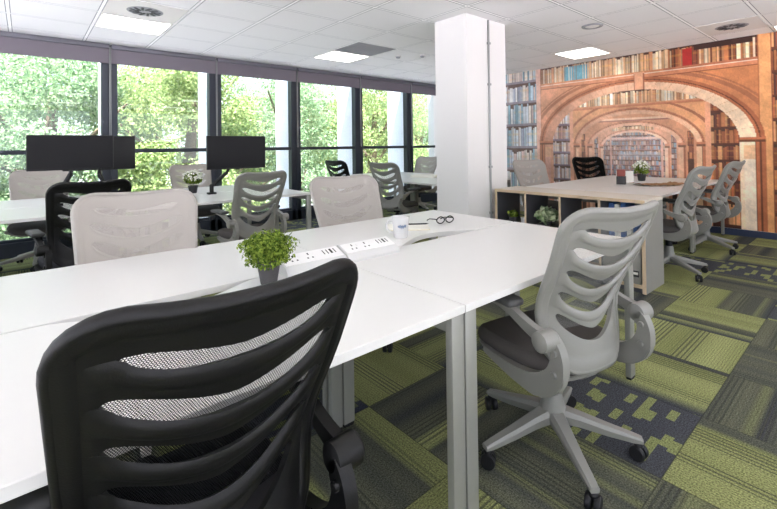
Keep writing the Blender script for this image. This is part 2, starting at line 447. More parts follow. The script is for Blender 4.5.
t = thing('ceiling_speaker', 'round grey ceiling speaker right of the column top', 'ceiling speaker', (5.05, 2.2, CE))
obj('rim', lathe(B(), [(.001, -.004), (.075, -.004), (.09, -.014), (.11, -.012), (.118, 0)], n=32), M['ventgrey'], t)
obj('cover', lathe(B(), [(.001, -.014), (.06, -.013), (.076, -.006)], n=32), M['paint'], t)
for x, y, lb in ((4.33, 4.8, 'small white smoke detector on the ceiling left of the column, nearer the grey grille'), (4.58, 4.53, 'small white sensor on the ceiling next to the column top')):
    t = thing('smoke_detector', lb, 'detector', (x, y, CE)); obj('base', lathe(B(), [(.045, 0), (.045, -.012), (.04, -.015)], n=20), M['paint'], t)
    obj('sensor_head', lathe(B(), [(.034, -.015), (.03, -.035), (.01, -.04)], n=20), M['ventgrey'], t)
t = thing('conduit', 'grey vertical conduit pipe clipped to the white column', 'pipe', (3.86, 2.80, 0))
obj('pipe', tube(B(), [(0, 0, .02), (0, 0, CE - .01)], .012, 10), M['chrome'], t)
for z in (.5, 1.0, 1.9, 2.35):
    obj('clip', box(B(), -.022, .022, -.016, .009, z - .012, z + .012, .003), M['chrome'], t)

# ------------------------------------------------------------------ the library mural (a flat print on the wall)
def make_mural():
    ya, yb, za, zb, st = -1.3, 5.6, .087, CE - .003, .0105
    ny = int((yb - ya) / st); nz = int((zb - za) / st)
    Y, Z = np.meshgrid(np.linspace(ya, yb, ny), np.linspace(za, zb, nz))
    C = np.zeros(Y.shape + (3,))
    def c(r, g, b_): return np.array((r, g, b_), float)
    def hsh(i, s): return np.modf(np.abs(np.sin(i * 12.9898 + s * 78.233) * 43758.5453))[0]
    def put(mask, col, a=1.):
        m = (mask * a)[..., None]; C[...] = C * (1 - m) + col * m
    def books(rows, pal, bw, seed, shelfcol, fill=.8):
        """rows: sorted shelf heights; returns an image"""
        im = np.zeros(C.shape); im[:] = c(70, 45, 35)
        for k in range(len(rows) - 1):
            lo, hi = rows[k], rows[k + 1]; inr = (Z >= lo) & (Z < hi)
            w = bw * (1 + .0 * k); ph = Y / w + 3.1 * k + .35 * np.sin(Y / w * 1.7 + k) 
            i = np.floor(ph); f = ph - i
            h = fill + (.97 - fill) * hsh(i, seed + k); t_ = (Z - lo) / (hi - lo)
            r = hsh(i, seed + 5 + k * 3); P = np.array(pal, float); idx = (r * len(pal)).astype(int)
            base = P[np.clip(idx, 0, len(pal) - 1)] * (.85 + .3 * hsh(i, seed + 9))[..., None]
            base = base * np.where((f < .14) | (f > .93), .62, 1.)[..., None]
            lab = (np.abs(t_ - .62) < .05) | (np.abs(t_ - .25) < .025); base = np.where((lab & (hsh(i, seed + 2) > .45))[..., None], base * .75 + np.array((60, 45, 20)), base)
            on = (t_ > .10) & (t_ < .10 + .9 * h)
            im = np.where((inr & on)[..., None], base, im)
            im = np.where((inr & (t_ <= .10))[..., None], np.array(shelfcol, float), im)
        return im
    blue = [(232, 232, 228), (205, 214, 220), (170, 192, 204), (236, 226, 210), (196, 170, 160), (120, 165, 180), (225, 205, 190), (150, 160, 180)]
    warm = [(226, 190, 150), (205, 158, 116), (238, 214, 180), (186, 128, 92), (222, 200, 170), (196, 150, 110)]
    brown = [(150, 86, 56), (176, 110, 70), (120, 66, 48), (198, 140, 96), (96, 52, 44), (164, 92, 60)]
    far = [(170, 130, 120), (150, 160, 180), (190, 150, 130), (120, 110, 120), (200, 180, 170), (140, 100, 96), (110, 140, 165)]
    wood = c(214, 146, 98); woodL = c(238, 186, 142); red = c(186, 108, 78); cream = c(238, 216, 190); dk = c(126, 66, 48)
    # ---- plane 0: bookcases either side
    C[:] = books(list(np.arange(.0, 2.7, .3)), brown, .034, 3, (96, 52, 36))
    L = books([.0, .34, .756, 1.174, 1.593, 2.02, 2.40, 2.75], blue, .040, 11, (130, 120, 130), .72)
    put(Y > 4.1, L)
    inn = (Y > .9) & (Y < 4.12)
    top = books([2.30, 2.62], warm, .030, 21, (200, 130, 90), .82)
    tb = books([2.30, 2.62], brown[:4] + warm[:4], .032, 22, (180, 110, 80), .84)
    put(inn & (Z > 2.30), top); put(inn & (Z > 2.30) & (Y < 2.1), tb)
    put(inn & (Z > 2.33) & (Z < 2.58) & (Y > 3.22) & (Y < 3.62) & (np.modf(Y / .04)[0] > .2), c(96, 158, 176))
    put(inn & (Z > 2.33) & (Z < 2.57) & (Y > 1.75) & (Y < 1.86), c(170, 44, 40))
    put(inn & (Z > 2.53) & (Y > 1.08) & (Y < 1.72), c(66, 40, 34))
    # spandrels
    sp = inn & (Z <= 2.30) & (Z > 1.2)
    g = np.clip((Y - 1) / 3, 0, 1)[..., None]
    put(sp, c(198, 126, 80) * (1 - g) + c(222, 152, 112) * g)
    for dy, dz, w in ((0, 0, .03), (.06, .05, .012)):   # carved rib over the arch shoulders
        r = ((Y - 2.54) / (1.72 + dy)) ** 2 + ((Z - 1.2) / (1.12 + dz)) ** 2
        put(sp & (np.abs(r - 1) < w * 1.3) & (np.abs(Y - 2.54) > .55), dk * .5 + wood * .5)
    put(inn & (Z > 2.225) & (Z < 2.30), c(206, 134, 96)); put(inn & (Z > 2.285) & (Z < 2.305), cream); put(inn & (Z > 2.225) & (Z < 2.24), dk)
    # posts
    put((Y > .9) & (Y < 1.04) , c(222, 158, 104)); put((Y > .9) & (Y < .915), dk); put((Y > 1.028) & (Y < 1.045) , c(170, 100, 66))
    put((Y > 4.06) & (Y < 4.15), c(232, 184, 160)); put((Y > 4.06) & (Y < 4.072), red); 
    Yc = 2.54
    def ell(a, top_, spz): return (((Y - Yc) / a) ** 2 + (np.clip(Z - spz, 0, 9) / (top_ - spz)) ** 2 < 1) & (Z >= spz) | ((np.abs(Y - Yc) < a) & (Z < spz))
    def arch(ao, to, ai, ti, spz, pz, soff, mold, side):
        o = ell(ao, to, spz); m1 = ell(ao - (ao - ai) * .16, to - (to - ti) * .2, spz); m2 = ell(ao - (ao - ai) * .34, to - (to - ti) * .42, spz); i = ell(ai, ti, spz)
        put(o, mold); put(m1, mold * .62); put(ell(ao - (ao - ai) * .22, to - (to - ti) * .27, spz), mold * 1.06)
        g = np.clip((Y - Yc + ao) / (2 * ao), 0, 1)[..., None]
        put(m2, soff[0] * (1 - g) + soff[1] * g)
        joints = m2 & (~i) & (np.modf(np.abs(np.arctan2(np.clip(Z - spz, 0, 9) * ao / (to - spz), Y - Yc)) * 7 + .3)[0] < .04) & (Z > spz)
        put(joints, mold * .95, .35)
        # capitals on the piers
        put(o & (~i) & (Z < spz + .045) & (Z > spz - .0), mold * 1.1); put(o & (~i) & (Z < spz + .012) & (Z > spz - .02), mold * .6)
        # shallow panel on each pier
        w = ao - ai
        for s in (-1, 1):
            d = (Y - Yc) * s - ai
            put((d > w * .18) & (d < w * .60) & (Z < spz - .1 * w / .26) & (Z > .1), (cream if s < 0 else c(210, 150, 130)) if w > .2 else soff[0])
            put((d > w * .60) & (d < w * .66) & (Z < spz), mold * .7)
            if w > .2: put((d > w * .16) & (d < w * .62) & (Z < spz - .06) & (Z > spz - .24), c(228, 170, 120), .7)
        return i
    i0 = arch(1.56, 2.25, 1.30, 2.06, 1.25, .1, (c(242, 216, 182), c(206, 138, 104)), c(172, 100, 66), 0)
    # keystone
    put((np.abs(Y - 2.43) < .07) & (Z > 2.04) & (Z < 2.32), c(222, 160, 124)); put((np.abs(np.abs(Y - 2.43) - .065) < .008) & (Z > 2.04) & (Z < 2.3), c(150, 88, 66))
    # ---- plane 1 seen through it
    lft = books([.1, .36, .62, .86, 1.08, 1.30, 1.56, 1.85], [(214, 190, 180), (190, 150, 140), (226, 214, 206), (170, 120, 110), (200, 200, 210)], .03, 31, (110, 92, 110), .74)
    rgt = books([.1, .42, .70, .98, 1.20, 1.42, 1.64, 1.86], brown, .03, 33, (84, 46, 34), .78)
    put(i0, np.where((Y > Yc)[..., None], lft, rgt))
    tp = books([1.83, 2.06], warm + [(230, 222, 206)], .028, 35, (206, 140, 100), .8)
    put(i0 & (Z > 1.83), tp)
    sp1 = i0 & (Z <= 1.83) & (Z > 1.2) & (np.abs(Y - Yc) < .98)
    put(sp1, c(220, 154, 106)); put(i0 & (Z > 1.80) & (Z < 1.84), c(190, 116, 82)); 
    r = ((Y - Yc) / 1.06) ** 2 + ((Z - 1.2) / .70) ** 2; put(sp1 & (np.abs(r - 1) < .04), c(160, 94, 66))
    put(i0 & (np.abs(np.abs(Y - Yc) - .96) < .03) & (Z < 1.83), c(224, 158, 122))
    i1 = arch(.93, 1.79, .83, 1.69, 1.2, .45, (c(236, 190, 150), c(212, 150, 116)), c(178, 106, 74), 0)
    put(i1, c(208, 140, 102)); s2 = books([1.0, 1.1, 1.2, 1.3, 1.4, 1.5, 1.7], brown, .025, 41, (120, 70, 60)); 
    put(i1 & (np.abs(np.abs(Y - Yc) - .76) < .035) & (Z < 1.4), s2)
    put(i1 & (Z > 1.60) & (Z < 1.64), c(236, 196, 160)); put(i1 & (Z > 1.585) & (Z < 1.60), c(150, 92, 78))
    i2 = arch(.70, 1.585, .61, 1.51, 1.19, .5, (c(236, 186, 150), c(222, 164, 132)), c(186, 114, 84), 0)
    put(i2, c(222, 160, 126)); put(i2 & (np.abs(np.abs(Y - Yc) - .55) < .03) & (Z < 1.35), books(list(np.arange(.6, 1.5, .08)), far, .022, 44, (120, 80, 70)))
    b3 = books([1.43, 1.50], warm, .022, 45, (190, 130, 110)); put(i2 & (Z > 1.43) & (np.abs(Y - Yc) < .3), b3)
    i3 = arch(.50, 1.455, .44, 1.405, 1.18, .6, (c(242, 204, 176), c(234, 188, 162)), c(198, 130, 100), 0)
    fr = books(list(np.arange(.52, 1.5, .076)), far, .020, 51, (150, 110, 110), .7)
    put(i3, fr); put(i3 & (Z > 1.30) & (Z < 1.33), c(220, 190, 180))
    for yy in (2.14, 2.86): put(i3 & (np.abs(Y - yy) < .014), c(216, 168, 150))
    put(i3 & (Z > 1.02) & (Z < 1.10) & (np.abs(Y - 2.46) < .3), c(150, 176, 200), .45)
    hz = np.exp(-((Y - 2.6) / .95) ** 2 - ((Z - 1.25) / .62) ** 2)[..., None] * .36     # pale haze blended into the middle of the print
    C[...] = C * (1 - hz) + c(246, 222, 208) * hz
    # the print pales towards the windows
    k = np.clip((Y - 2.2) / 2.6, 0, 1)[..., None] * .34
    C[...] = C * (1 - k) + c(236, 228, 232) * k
    for a_, f1, f2, ph in ((.05, 2.3, 3.1, .4), (.05, 5.7, 4.3, 1.9), (.04, 13., 9., .7), (.035, 31., 23., 2.2)):
        C[...] = C * (1 + a_ * np.sin(Y * f1 + 1.7 * np.sin(Z * f2 + ph)) * np.cos(Z * f2 * 1.3 + 1.1 * np.sin(Y * f1 * .8)))[..., None]
    C[...] = C * (1 + .07 * (hsh(np.floor(Y * 70) + 91 * np.floor(Z * 38), 3.) - .5))[..., None]
    C = np.clip(C, 0, 255)
    v = np.stack([np.zeros(Y.size), Y.ravel(), Z.ravel()], 1); 
    ii = np.arange(nz - 1)[:, None] * ny + np.arange(ny - 1)[None]; q = np.stack([ii, ii + ny, ii + ny + 1, ii + 1], -1).reshape(-1, 4)
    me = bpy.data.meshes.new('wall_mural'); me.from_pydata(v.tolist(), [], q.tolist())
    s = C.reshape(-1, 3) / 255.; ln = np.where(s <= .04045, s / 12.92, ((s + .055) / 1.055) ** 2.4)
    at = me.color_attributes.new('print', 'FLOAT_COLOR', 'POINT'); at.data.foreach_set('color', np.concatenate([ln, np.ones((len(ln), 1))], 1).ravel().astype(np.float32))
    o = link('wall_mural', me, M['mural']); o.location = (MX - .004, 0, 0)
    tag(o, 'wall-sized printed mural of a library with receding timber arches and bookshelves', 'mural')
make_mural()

# ------------------------------------------------------------------ chairs
W = .245
def back_surface(u, z):
    """point on the backrest shell, u -1..1, z height"""
    v = (z - .47) / .55
    w = .195 + .055 * min(1, max(0, v)) ** .8
    y = -.215 - .03 * v - .105 * v * v + .045 * math.exp(-((v - .30) / .25) ** 2) + .055 * (abs(u) ** 2.2)
    return Vector((u * w, y, z))
ZB, ZT = .415, 1.028
def rnd(u, u0, r):
    a = abs(u)
    if a <= u0: return 0.
    t = (a - u0) / (1 - u0); return r * (1 - math.sqrt(max(0, 1 - t * t)))
def ztop(u): return ZT - .022 * (1 - u * u) ** 1.0 - rnd(u, .62, .095)
def zbot(u): return ZB + rnd(u, .35, .11)
SL = [(.950, .032, .019, .70), (.880, .058, .026, .78), (.796, .070, .028, .78), (.710, .078, .028, .77), (.620, .088, .026, .74)]  # height at the ends, sag, half height, reach
def sst(a, c_, x):
    t = min(1, max(0, (x - a) / (c_ - a))); return t * t * (3 - 2 * t)
def backframe_bm(thick=.014):
    b = B(); N = 72; cols = []
    for k in range(N + 1):
        u = math.sin((k / N - .5) * PI) * .5 + (k / N - .5) ; u = max(-1, min(1, u))
        T, Bo = ztop(u), zbot(u); bd = [Bo]
        for ze, sag, hh, us in reversed(SL):
            q = abs(u) / us
            zc = ze - sag * (1 - min(1, q) ** 1.7)
            h = 0 if q >= 1 else hh * (.72 + .42 * q) * math.sqrt(max(0, 1 - q ** 5))
            bd += [zc - 1.18 * h, zc + 1.18 * h]
        bd.append(T)
        for i in range(1, len(bd)): bd[i] = max(bd[i], bd[i - 1])
        col = []
        for i in range(0, len(bd), 2):
            lo, hi = bd[i], bd[i + 1]; nn = 10; seg = []
            for j in range(nn + 1):
                f = j / nn; z = lo + (hi - lo) * f; p = back_surface(u, z)
                inner = sst(.915, .888, abs(u)) * sst(.016, .027, ztop(u) - z) * sst(.0, .03, z - zbot(u) - .02)
                p.y += .007 * inner
                if 0 < i < len(bd) - 2: g_ = .0045 * sst(.50, .62, f) * (1 - .5 * sst(.9, 1, f)) + .0025 * math.sin(PI * f)
                else: g_ = .001 * math.sin(PI * f)
                p.y -= sst(.86, .76, abs(u)) * g_
                seg.append(b.verts.new(p))
            col.append(seg)
        cols.append(col)
    for A_, C_ in zip(cols, cols[1:]):
        for sa, sb in zip(A_, C_):
            for j in range(len(sa) - 1): b.faces.new((sa[j], sb[j], sb[j + 1], sa[j + 1]))
    bmesh.ops.remove_doubles(b, verts=b.verts, dist=.0004)
    bmesh.ops.recalc_face_normals(b, faces=b.faces)
    # orient to the front, then thicken
    ref = sum((f.normal.y for f in b.faces))
    if ref < 0: bmesh.ops.reverse_faces(b, faces=b.faces)
    ge = bmesh.ops.solidify(b, geom=list(b.faces), thickness=thick)
    # rim bead round the outline
    pts = []
    K = 26
    for k in range(K): u = -1 + 2 * k / K; pts.append(back_surface(max(-1, min(1, math.sin(u * PI / 2))), ztop(math.sin(u * PI / 2))))
    for k in range(8): f = k / 8; pts.append(back_surface(1, ztop(1) + (zbot(1) - ztop(1)) * f))
    for k in range(K): u = 1 - 2 * k / K; uu = math.sin(u * PI / 2); pts.append(back_surface(uu, zbot(uu)))
    for k in range(8): f = k / 8; pts.append(back_surface(-1, zbot(-1) + (ztop(-1) - zbot(-1)) * f))
    cp = []
    for p in pts:
        if not cp or (p - cp[-1]).length > .004: cp.append(p + Vector((0, -.002, 0)))
    tube(b, cp, .0135, 10, closed=True)
    return b
def backmesh_bm():
    b = B(); N, R = 30, 16; g = []
    for k in range(N + 1):
        u = -1 + 2 * k / N; u *= .995; T, Bo = ztop(u) - .002, max(.56, zbot(u) + .006); c_ = []
        for j in range(R + 1):
            p = back_surface(u, Bo + (T - Bo) * j / R); p.y += .0155 + .006 * (1 - u * u); c_.append(b.verts.new(p))
        g.append(c_)
    for a, c_ in zip(g, g[1:]):
        for j in range(R): b.faces.new((a[j], c_[j], c_[j + 1], a[j + 1]))
    return b
def seat_bm():
    b = B(); prof = [(.90, .0), (.97, .012), (1., .035), (.985, .055), (.93, .070), (.80, .078), (.5, .080), (.2, .078), (.01, .077)]
    n = 40; rings = []
    for s, h in prof:
        r = []
        for k in range(n):
            a = 2 * PI * k / n; ca, sa = math.cos(a), math.sin(a); e = .62
            x = .24 * s * math.copysign(abs(ca) ** e, ca); y = .245 * s * math.copysign(abs(sa) ** e, sa)
            x *= 1 - .06 * (y < 0) * abs(y) / .245
            dz = -.045 * max(0, (y - .12) / .13) ** 2 + .012 * (abs(x) / .25) ** 3
            r.append(b.verts.new((x, y + .035, .390 + h + dz)))
        rings.append(r)
    for a, c_ in zip(rings, rings[1:]):
        for k in range(n): b.faces.new((a[k], a[(k + 1) % n], c_[(k + 1) % n], c_[k]))
    b.faces.new(rings[0]); b.faces.new(rings[-1]); return b
def ribbon(b, pts, x0, x1, bev=.006):
    """pts: (y, z, half width) centreline swept as a plate between x0 and x1"""
    L, Rr = [], []
    for i, (y, z, w) in enumerate(pts):
        a = Vector(pts[max(0, i - 1)][:2]); c_ = Vector(pts[min(len(pts) - 1, i + 1)][:2]); t = (c_ - a).normalized(); nrm = Vector((-t.y, t.x))
        L.append((y + nrm.x * w, z + nrm.y * w)); Rr.append((y - nrm.x * w, z - nrm.y * w))
    poly = L + Rr[::-1]; k0 = len(b.verts)
    prism(b, poly, x0, x1)
    b.verts.ensure_lookup_table(); b.edges.ensure_lookup_table()
    vs = set(b.verts[k0:]); es = [e for e in b.edges if e.verts[0] in vs and e.verts[1] in vs and abs(e.verts[0].co.x - e.verts[1].co.x) < 1e-6]
    bmesh.ops.bevel(b, geom=es, offset=bev, segments=2, affect='EDGES')
def smoothpts(P, n=4):
    out = []
    for i in range(len(P) - 1):
        p0, p1, p2, p3 = [np.array(P[max(0, min(len(P) - 1, j))], float) for j in (i - 1, i, i + 1, i + 2)]
        for k in range(n):
            t = k / n; out.append(tuple(.5 * ((2 * p1) + (-p0 + p2) * t + (2 * p0 - 5 * p1 + 4 * p2 - p3) * t * t + (-p0 + 3 * p1 - 3 * p2 + p3) * t ** 3)))
    out.append(tuple(P[-1])); return out

def make_chair(fr, seatm, meshm, padm, label, group, base0=.25):
    t = thing('office_chair', label, 'chair', (0, 0, 0), 0, group)
    # star base
    b = B()
    lathe(b, [(.030, .10), (.050, .11), (.050, .165), (.042, .19), (.036, .25)], n=24)
    arms = []
    for k in range(5):
        a = base0 + 2 * PI * k / 5; ca, sa = math.cos(a), math.sin(a); secs = []
        for r, zt, h, w in ((.03, .165, .055, .034), (.10, .148, .046, .028), (.20, .120, .038, .023), (.295, .096, .028, .019), (.327, .086, .018, .017)):
            s = []
            for dx, dz in ((-.7, 0), (.7, 0), (1, -.35), (.8, -1), (-.8, -1), (-1, -.35)):
                s.append(b.verts.new((ca * r - sa * w * dx, sa * r + ca * w * dx, zt + h * dz)))
            secs.append(s)
        for p, q in zip(secs, secs[1:]):
            for j in range(6): b.faces.new((p[j], p[(j + 1) % 6], q[(j + 1) % 6], q[j]))
        b.faces.new(secs[0]); b.faces.new(secs[-1]); arms.append((ca * .313, sa * .313, a))
    obj('star_base', b, fr, t)
    for x, y, a in arms:
        b = B(); d = a + .9; dx, dy = math.cos(d), math.sin(d)
        for s in (-1, 1):
            k0 = len(b.verts); lathe(b, [(.012, -.011), (.026, -.010), (.0285, -.006), (.0285, .006), (.026, .010), (.012, .011)], n=20, axis='X')
            b.verts.ensure_lookup_table()
            bmesh.ops.transform(b, matrix=Matrix.Translation((x - dx * .0 + math.cos(d) * .015 * s, y + math.sin(d) * .015 * s, .0285)) @ Matrix.Rotation(d, 4, 'Z'), verts=b.verts[k0:])
        lathe(b, [(.010, .028), (.010, .078)], (x, y, 0), 10); lathe(b, [(.016, .05), (.017, .058), (.010, .066)], (x, y, 0), 12)
        obj('caster', b, M['dark_pl'], t)
    obj('gas_lift', lathe(lathe(B(), [(.028, .18), (.028, .31)], n=20), [(.018, .29), (.018, .35)], n=20), M['dark_pl'], t)
    b = box(B(), -.085, .085, -.12, .13, .335, .380, .012); tube(b, [(.08, .03, .355), (.16, .03, .353), (.22, .03, .348)], .007, 8); tube(b, [(-.08, .0, .355), (-.17, .0, .353), (-.21, 0, .350)], .007, 8)
    obj('tilt_mechanism', b, M['dark_pl'], t)
    # shell under the seat
    b = B(); n = 40; rings = []
    for s, z in ((.45, .370), (.80, .373), (.96, .385), (.985, .401), (.93, .405)):
        r = []
        for k in range(n):
            a = 2 * PI * k / n; ca, sa = math.cos(a), math.sin(a)
            y = .245 * s * math.copysign(abs(sa) ** .62, sa)
            r.append(b.verts.new((.24 * s * math.copysign(abs(ca) ** .62, ca), y + .035, z - .035 * max(0, (y - .12) / .13) ** 2)))
        rings.append(r)
    for p, q in zip(rings, rings[1:]):
        for k in range(n): b.faces.new((p[k], p[(k + 1) % n], q[(k + 1) % n], q[k]))
    b.faces.new(rings[0]); b.faces.new(rings[-1]); obj('seat_shell', b, fr, t)
    obj('seat', seat_bm(), seatm, t)
    bf = obj('backrest', backframe_bm(), fr, t, ang=60)
    obj('backrest_mesh', backmesh_bm(), meshm, t)
    # spine bracket joining seat and back
    b = B(); ribbon(b, smoothpts([(.0, .36, .014), (-.12, .36, .016), (-.17, .375, .014), (-.20, .42, .010)]), -.035, .035)
    obj('spine_bracket', b, fr, t)
    for s in (-1, 1):
        b = B(); pl = smoothpts([(.13, .405, .010), (.05, .392, .018), (-.06, .382, .028), (-.16, .392, .040), (-.225, .440, .038), (-.245, .500, .028), (-.238, .545, .022), (-.215, .575, .020)])
        x = s * .238; ribbon(b, pl, x - .016, x + .016, .004)
        lathe(b, [(.010, -.024), (.012, -.021), (.012, .021), (.010, .024)], (x, -.235, .46), 12, 'X'); lathe(b, [(.010, -.024), (.012, -.021), (.012, .021), (.010, .024)], (x, -.238, .535), 12, 'X')
        br = obj('arm_bracket', b, fr, t)
        x2 = s * .262; b = B()
        lathe(b, [(.022, -.040), (.034, -.034), (.036, .0), (.036, .026), (.030, .034), (.012, .036)], (x2 , -.212, .570), 24, 'X')
        ribbon(b, smoothpts([(-.212, .570, .024), (-.14, .588, .019), (-.05, .620, .015), (.03, .634, .012), (.10, .634, .010)]), x2 - .014, x2 + .014, .006)
        ar = obj('armrest', b, fr, t)
        b = box(B(), x2 - .040, x2 + .040, -.08, .16, .638, .668, .014, seg=3)
        obj('arm_pad', b, padm, ar)
    return t

NEARG = 'office chairs with slotted backs'
cb = make_chair(M['black_pl'], M['seatb'], M['meshb'], M['pad'], 'large black slotted-back office chair in the left foreground at the white desk', NEARG)
cg = make_chair(M['grey_pl'], M['seatg'], M['meshs'], M['padg'], 'large light grey office chair with dark seat in the right foreground, on green carpet', NEARG, .506)
M['greige_pl'] = plain('greige_plastic', (160, 155, 148), .5, noise=.04, scale=200)
cm = make_chair(M['greige_pl'], M['seatg'], M['meshg'], M['padg'], 'greige mesh-backed chair behind the near desk, overlapping the black window-bench chair', NEARG)
def put(c, x, y, deg, z=1.): c.location = (x, y, 0); c.rotation_euler = (0, 0, math.radians(deg))
put(cb, .262, .985, 1)
put(cg, 1.645, .905, -13)
put(cm, .405, 2.17, 174); cm.scale = (1.07, 1, 1)
R = math.radians
dup(cm, (1.72, 2.27, 0), R(172), 'greige mesh-backed chair behind the near desk, to the right of the bushy potted plant')
dup(cb, (.32, 3.92, 0), R(8), 'black slotted-back chair at the window bench below the wide monitor')
dup(cg, (1.63, 3.98, 0), R(4), 'grey slotted-back chair at the window bench right of the second monitor, above the potted plant')
dup(cm, (1.74, 5.98, 0), R(180), 'pale grey chair on the window side behind the small flower pot')
dup(cm, (.12, 5.98, 0), R(176), 'pale grey chair on the window side mostly hidden by the wide monitor')
dup(cg, (3.93, 4.42, 0), R(-80), 'light grey slotted chair seen from the side at the bench left of the white column')
dup(cb, (4.12, 5.85, 0), R(-82), 'small dark blue-black chair in front of the window mullion, left of the side-on grey chair')
dup(cm, (5.76, 5.85, 0), R(95), 'pale chair beyond the bench, partly hidden by the white column')
dup(cm, (5.26, 2.98, 0), R(160), 'light grey mesh chair at the mural table next to the column')
dup(cb, (6.72, 2.90, 0), R(142), 'small black chair at the mural table under the library arch')
dup(cg, (4.69, 1.36, 0), R(-5), 'light grey chair on the carpet side of the mural table, nearer the bookcase')
dup(cg, (6.02, 1.37, 0), R(-5), 'light grey chair on the carpet side of the mural table, nearer the mural')

# ------------------------------------------------------------------ desks
def make_desk(x0, x1, y0, y1, label, group, scallop=0, h=.73, cat='desk'):
    """desktop with loop legs; scallop=+1 cuts the far edge, -1 the near edge"""
    t = thing('desk', label, cat, ((x0 + x1) / 2, (y0 + y1) / 2, 0), 0, group); hx, hy = (x1 - x0) / 2, (y1 - y0) / 2
    poly = [(-hx, -hy)]
    if scallop == -1:
        for k in range(17):
            f = k / 16; x = -.30 + .60 * f; poly.append((x, -hy + .115 * math.sin(PI * f) ** 1.1 if 0 < f < 1 else -hy))
    poly.append((hx, -hy)); poly.append((hx, hy))
    if scallop == 1:
        for k in range(17):
            f = k / 16; x = .30 - .60 * f; poly.append((x, hy - .115 * math.sin(PI * f) ** 1.1 if 0 < f < 1 else hy))
    poly.append((-hx, hy))
    b = prism(B(), poly, h - .025, h, 'Z')
    es = [e for e in b.edges if abs(e.verts[0].co.z - e.verts[1].co.z) < 1e-6]
    bmesh.ops.bevel(b, geom=es, offset=.0015, segments=1, affect='EDGES')
    obj('desktop', b, M['white_top'], t, True, 25)
    for sx in (-1, 1):
        xc = sx * (hx - .030)
        for sy in (-1, 1):
            b = box(B(), xc - .0285, xc + .0285, sy * (hy - .018) - .014, sy * (hy - .018) + .014, .012, h - .027, .003); l = obj('leg', b, M['silver'], t)
            obj('foot', box(B(), xc - .025, xc + .025, sy * (hy - .018) - .012, sy * (hy - .018) + .012, 0, .014), M['dark_pl'], l, False)
        obj('top_rail', box(B(), xc - .027, xc + .027, -hy + .032, hy - .032, h - .078, h - .027, .003), M['silver'], t)
    obj('cross_beam', box(B(), -hx + .055, hx - .055, -.02, .02, h - .07, h - .027, .002), M['silver'], t)
    return t
G1 = 'white desks of the near bench'
make_desk(-.35, 1.057, .872, 1.594, 'white desktop in the left foreground behind the black chair', G1, 1)
make_desk(1.061, 2.45, .872, 1.594, 'white desk in front of the right-hand grey chair', G1, 0)
make_desk(-.35, 1.057, 1.606, 2.328, 'white desk behind the gap, in front of the left greige chair', G1, 0)
make_desk(1.061, 2.45, 1.606, 2.328, 'white desk carrying the mug and the spectacles', G1, -1)
G2 = 'white desks of the window bench'
for x0, x1, nm in ((-.35, 1.048, 'left'), (1.052, 2.45, 'right')):
    make_desk(x0, x1, 4.20, 5.04, 'white window bench desk on the room side, %s' % ('with the black chair' if nm == 'left' else 'with the grey slotted chair'), G2)
    make_desk(x0, x1, 5.06, 5.90, 'white window bench desk on the window side, %s' % ('behind the wide monitor' if nm == 'left' else 'with the flower pot'), G2)
make_desk(-1.752, -.354, 4.20, 5.04, 'white window bench desk on the room side at the left edge of the picture', G2)
make_desk(-1.752, -.354, 5.06, 5.90, 'white window bench desk on the window side at the left edge of the picture', G2)
G3 = 'white desks of the mural table'
make_desk(4.29, 5.688, 1.40, 2.115, 'mural table desk next to the bookcase on the carpet side', G3)
make_desk(5.692, 7.09, 1.40, 2.115, 'mural table desk touching the mural on the carpet side', G3)
make_desk(4.29, 5.688, 2.125, 2.84, 'mural table desk next to the bookcase on the column side', G3)
make_desk(5.692, 7.09, 2.125, 2.84, 'mural table desk touching the mural on the column side', G3)
G4 = 'white desks left of the column'
def desk_y(x0, x1, y0, y1, label):
    t = make_desk(-(y1 - y0) / 2, (y1 - y0) / 2, -(x1 - x0) / 2, (x1 - x0) / 2, label, G4); t.location = ((x0 + x1) / 2, (y0 + y1) / 2, 0); t.rotation_euler = (0, 0, -PI / 2)
desk_y(4.13, 4.88, 3.72, 5.06, 'white desk by the side-on grey chair, left of the column')
desk_y(4.89, 5.64, 3.72, 5.06, 'white desk behind it carrying papers, left of the column')
desk_y(4.13, 4.88, 5.07, 6.41, 'white desk beside the small dark blue chair at the windows')
desk_y(4.89, 5.64, 5.07, 6.41, 'white desk nearest the windows and the pale chair by the column')

# ------------------------------------------------------------------ bookcase
t = thing('bookcase', 'oak-edged grey cube bookcase between the near desk and the mural table', 'bookcase', (3.84, 1.28, 0))
D, L_, H = .43, 1.455, .766
obj('end_panel', box(B(), .003, D, 0, .028, 0, H - .028), M['shelfgrey'], t, False); obj('end_panel', box(B(), .003, D, L_ - .028, L_, 0, H - .028), M['shelfgrey'], t, False)
obj('top_panel', box(B(), .003, D, 0, L_, H - .028, H), wood('pale_oak_top', (204, 196, 184), (190, 180, 166)), t, False)
b = B(); box(b, -.001, .003, 0, L_, H - .028, H); box(b, -.001, .003, 0, .028, 0, H - .028); box(b, -.001, .003, L_ - .028, L_, 0, H - .028); obj('oak_edging', b, M['oak'], t, False)
obj('bottom_panel', box(B(), 0, D, .028, L_ - .028, .04, .066), M['oak'], t, False); obj('plinth', box(B(), .02, D - .02, .028, L_ - .028, 0, .04), M['shelfin'], t, False)
for k in range(1, 4):
    y = L_ * k / 4
    d = obj('divider', box(B(), .003, D, y - .010, y + .010, .066, H - .028), M['shelfin'], t, False)
    obj('divider_edging', box(B(), -.001, .003, y - .010, y + .010, .066, H - .028), M['oak'], d, False)
m_ = obj('shelf', box(B(), .003, D, .028, L_ - .028, .39, .41), M['shelfin'], t, False); obj('shelf_edging', box(B(), -.001, .003, .028, L_ - .028, .39, .41), M['oak'], m_, False)
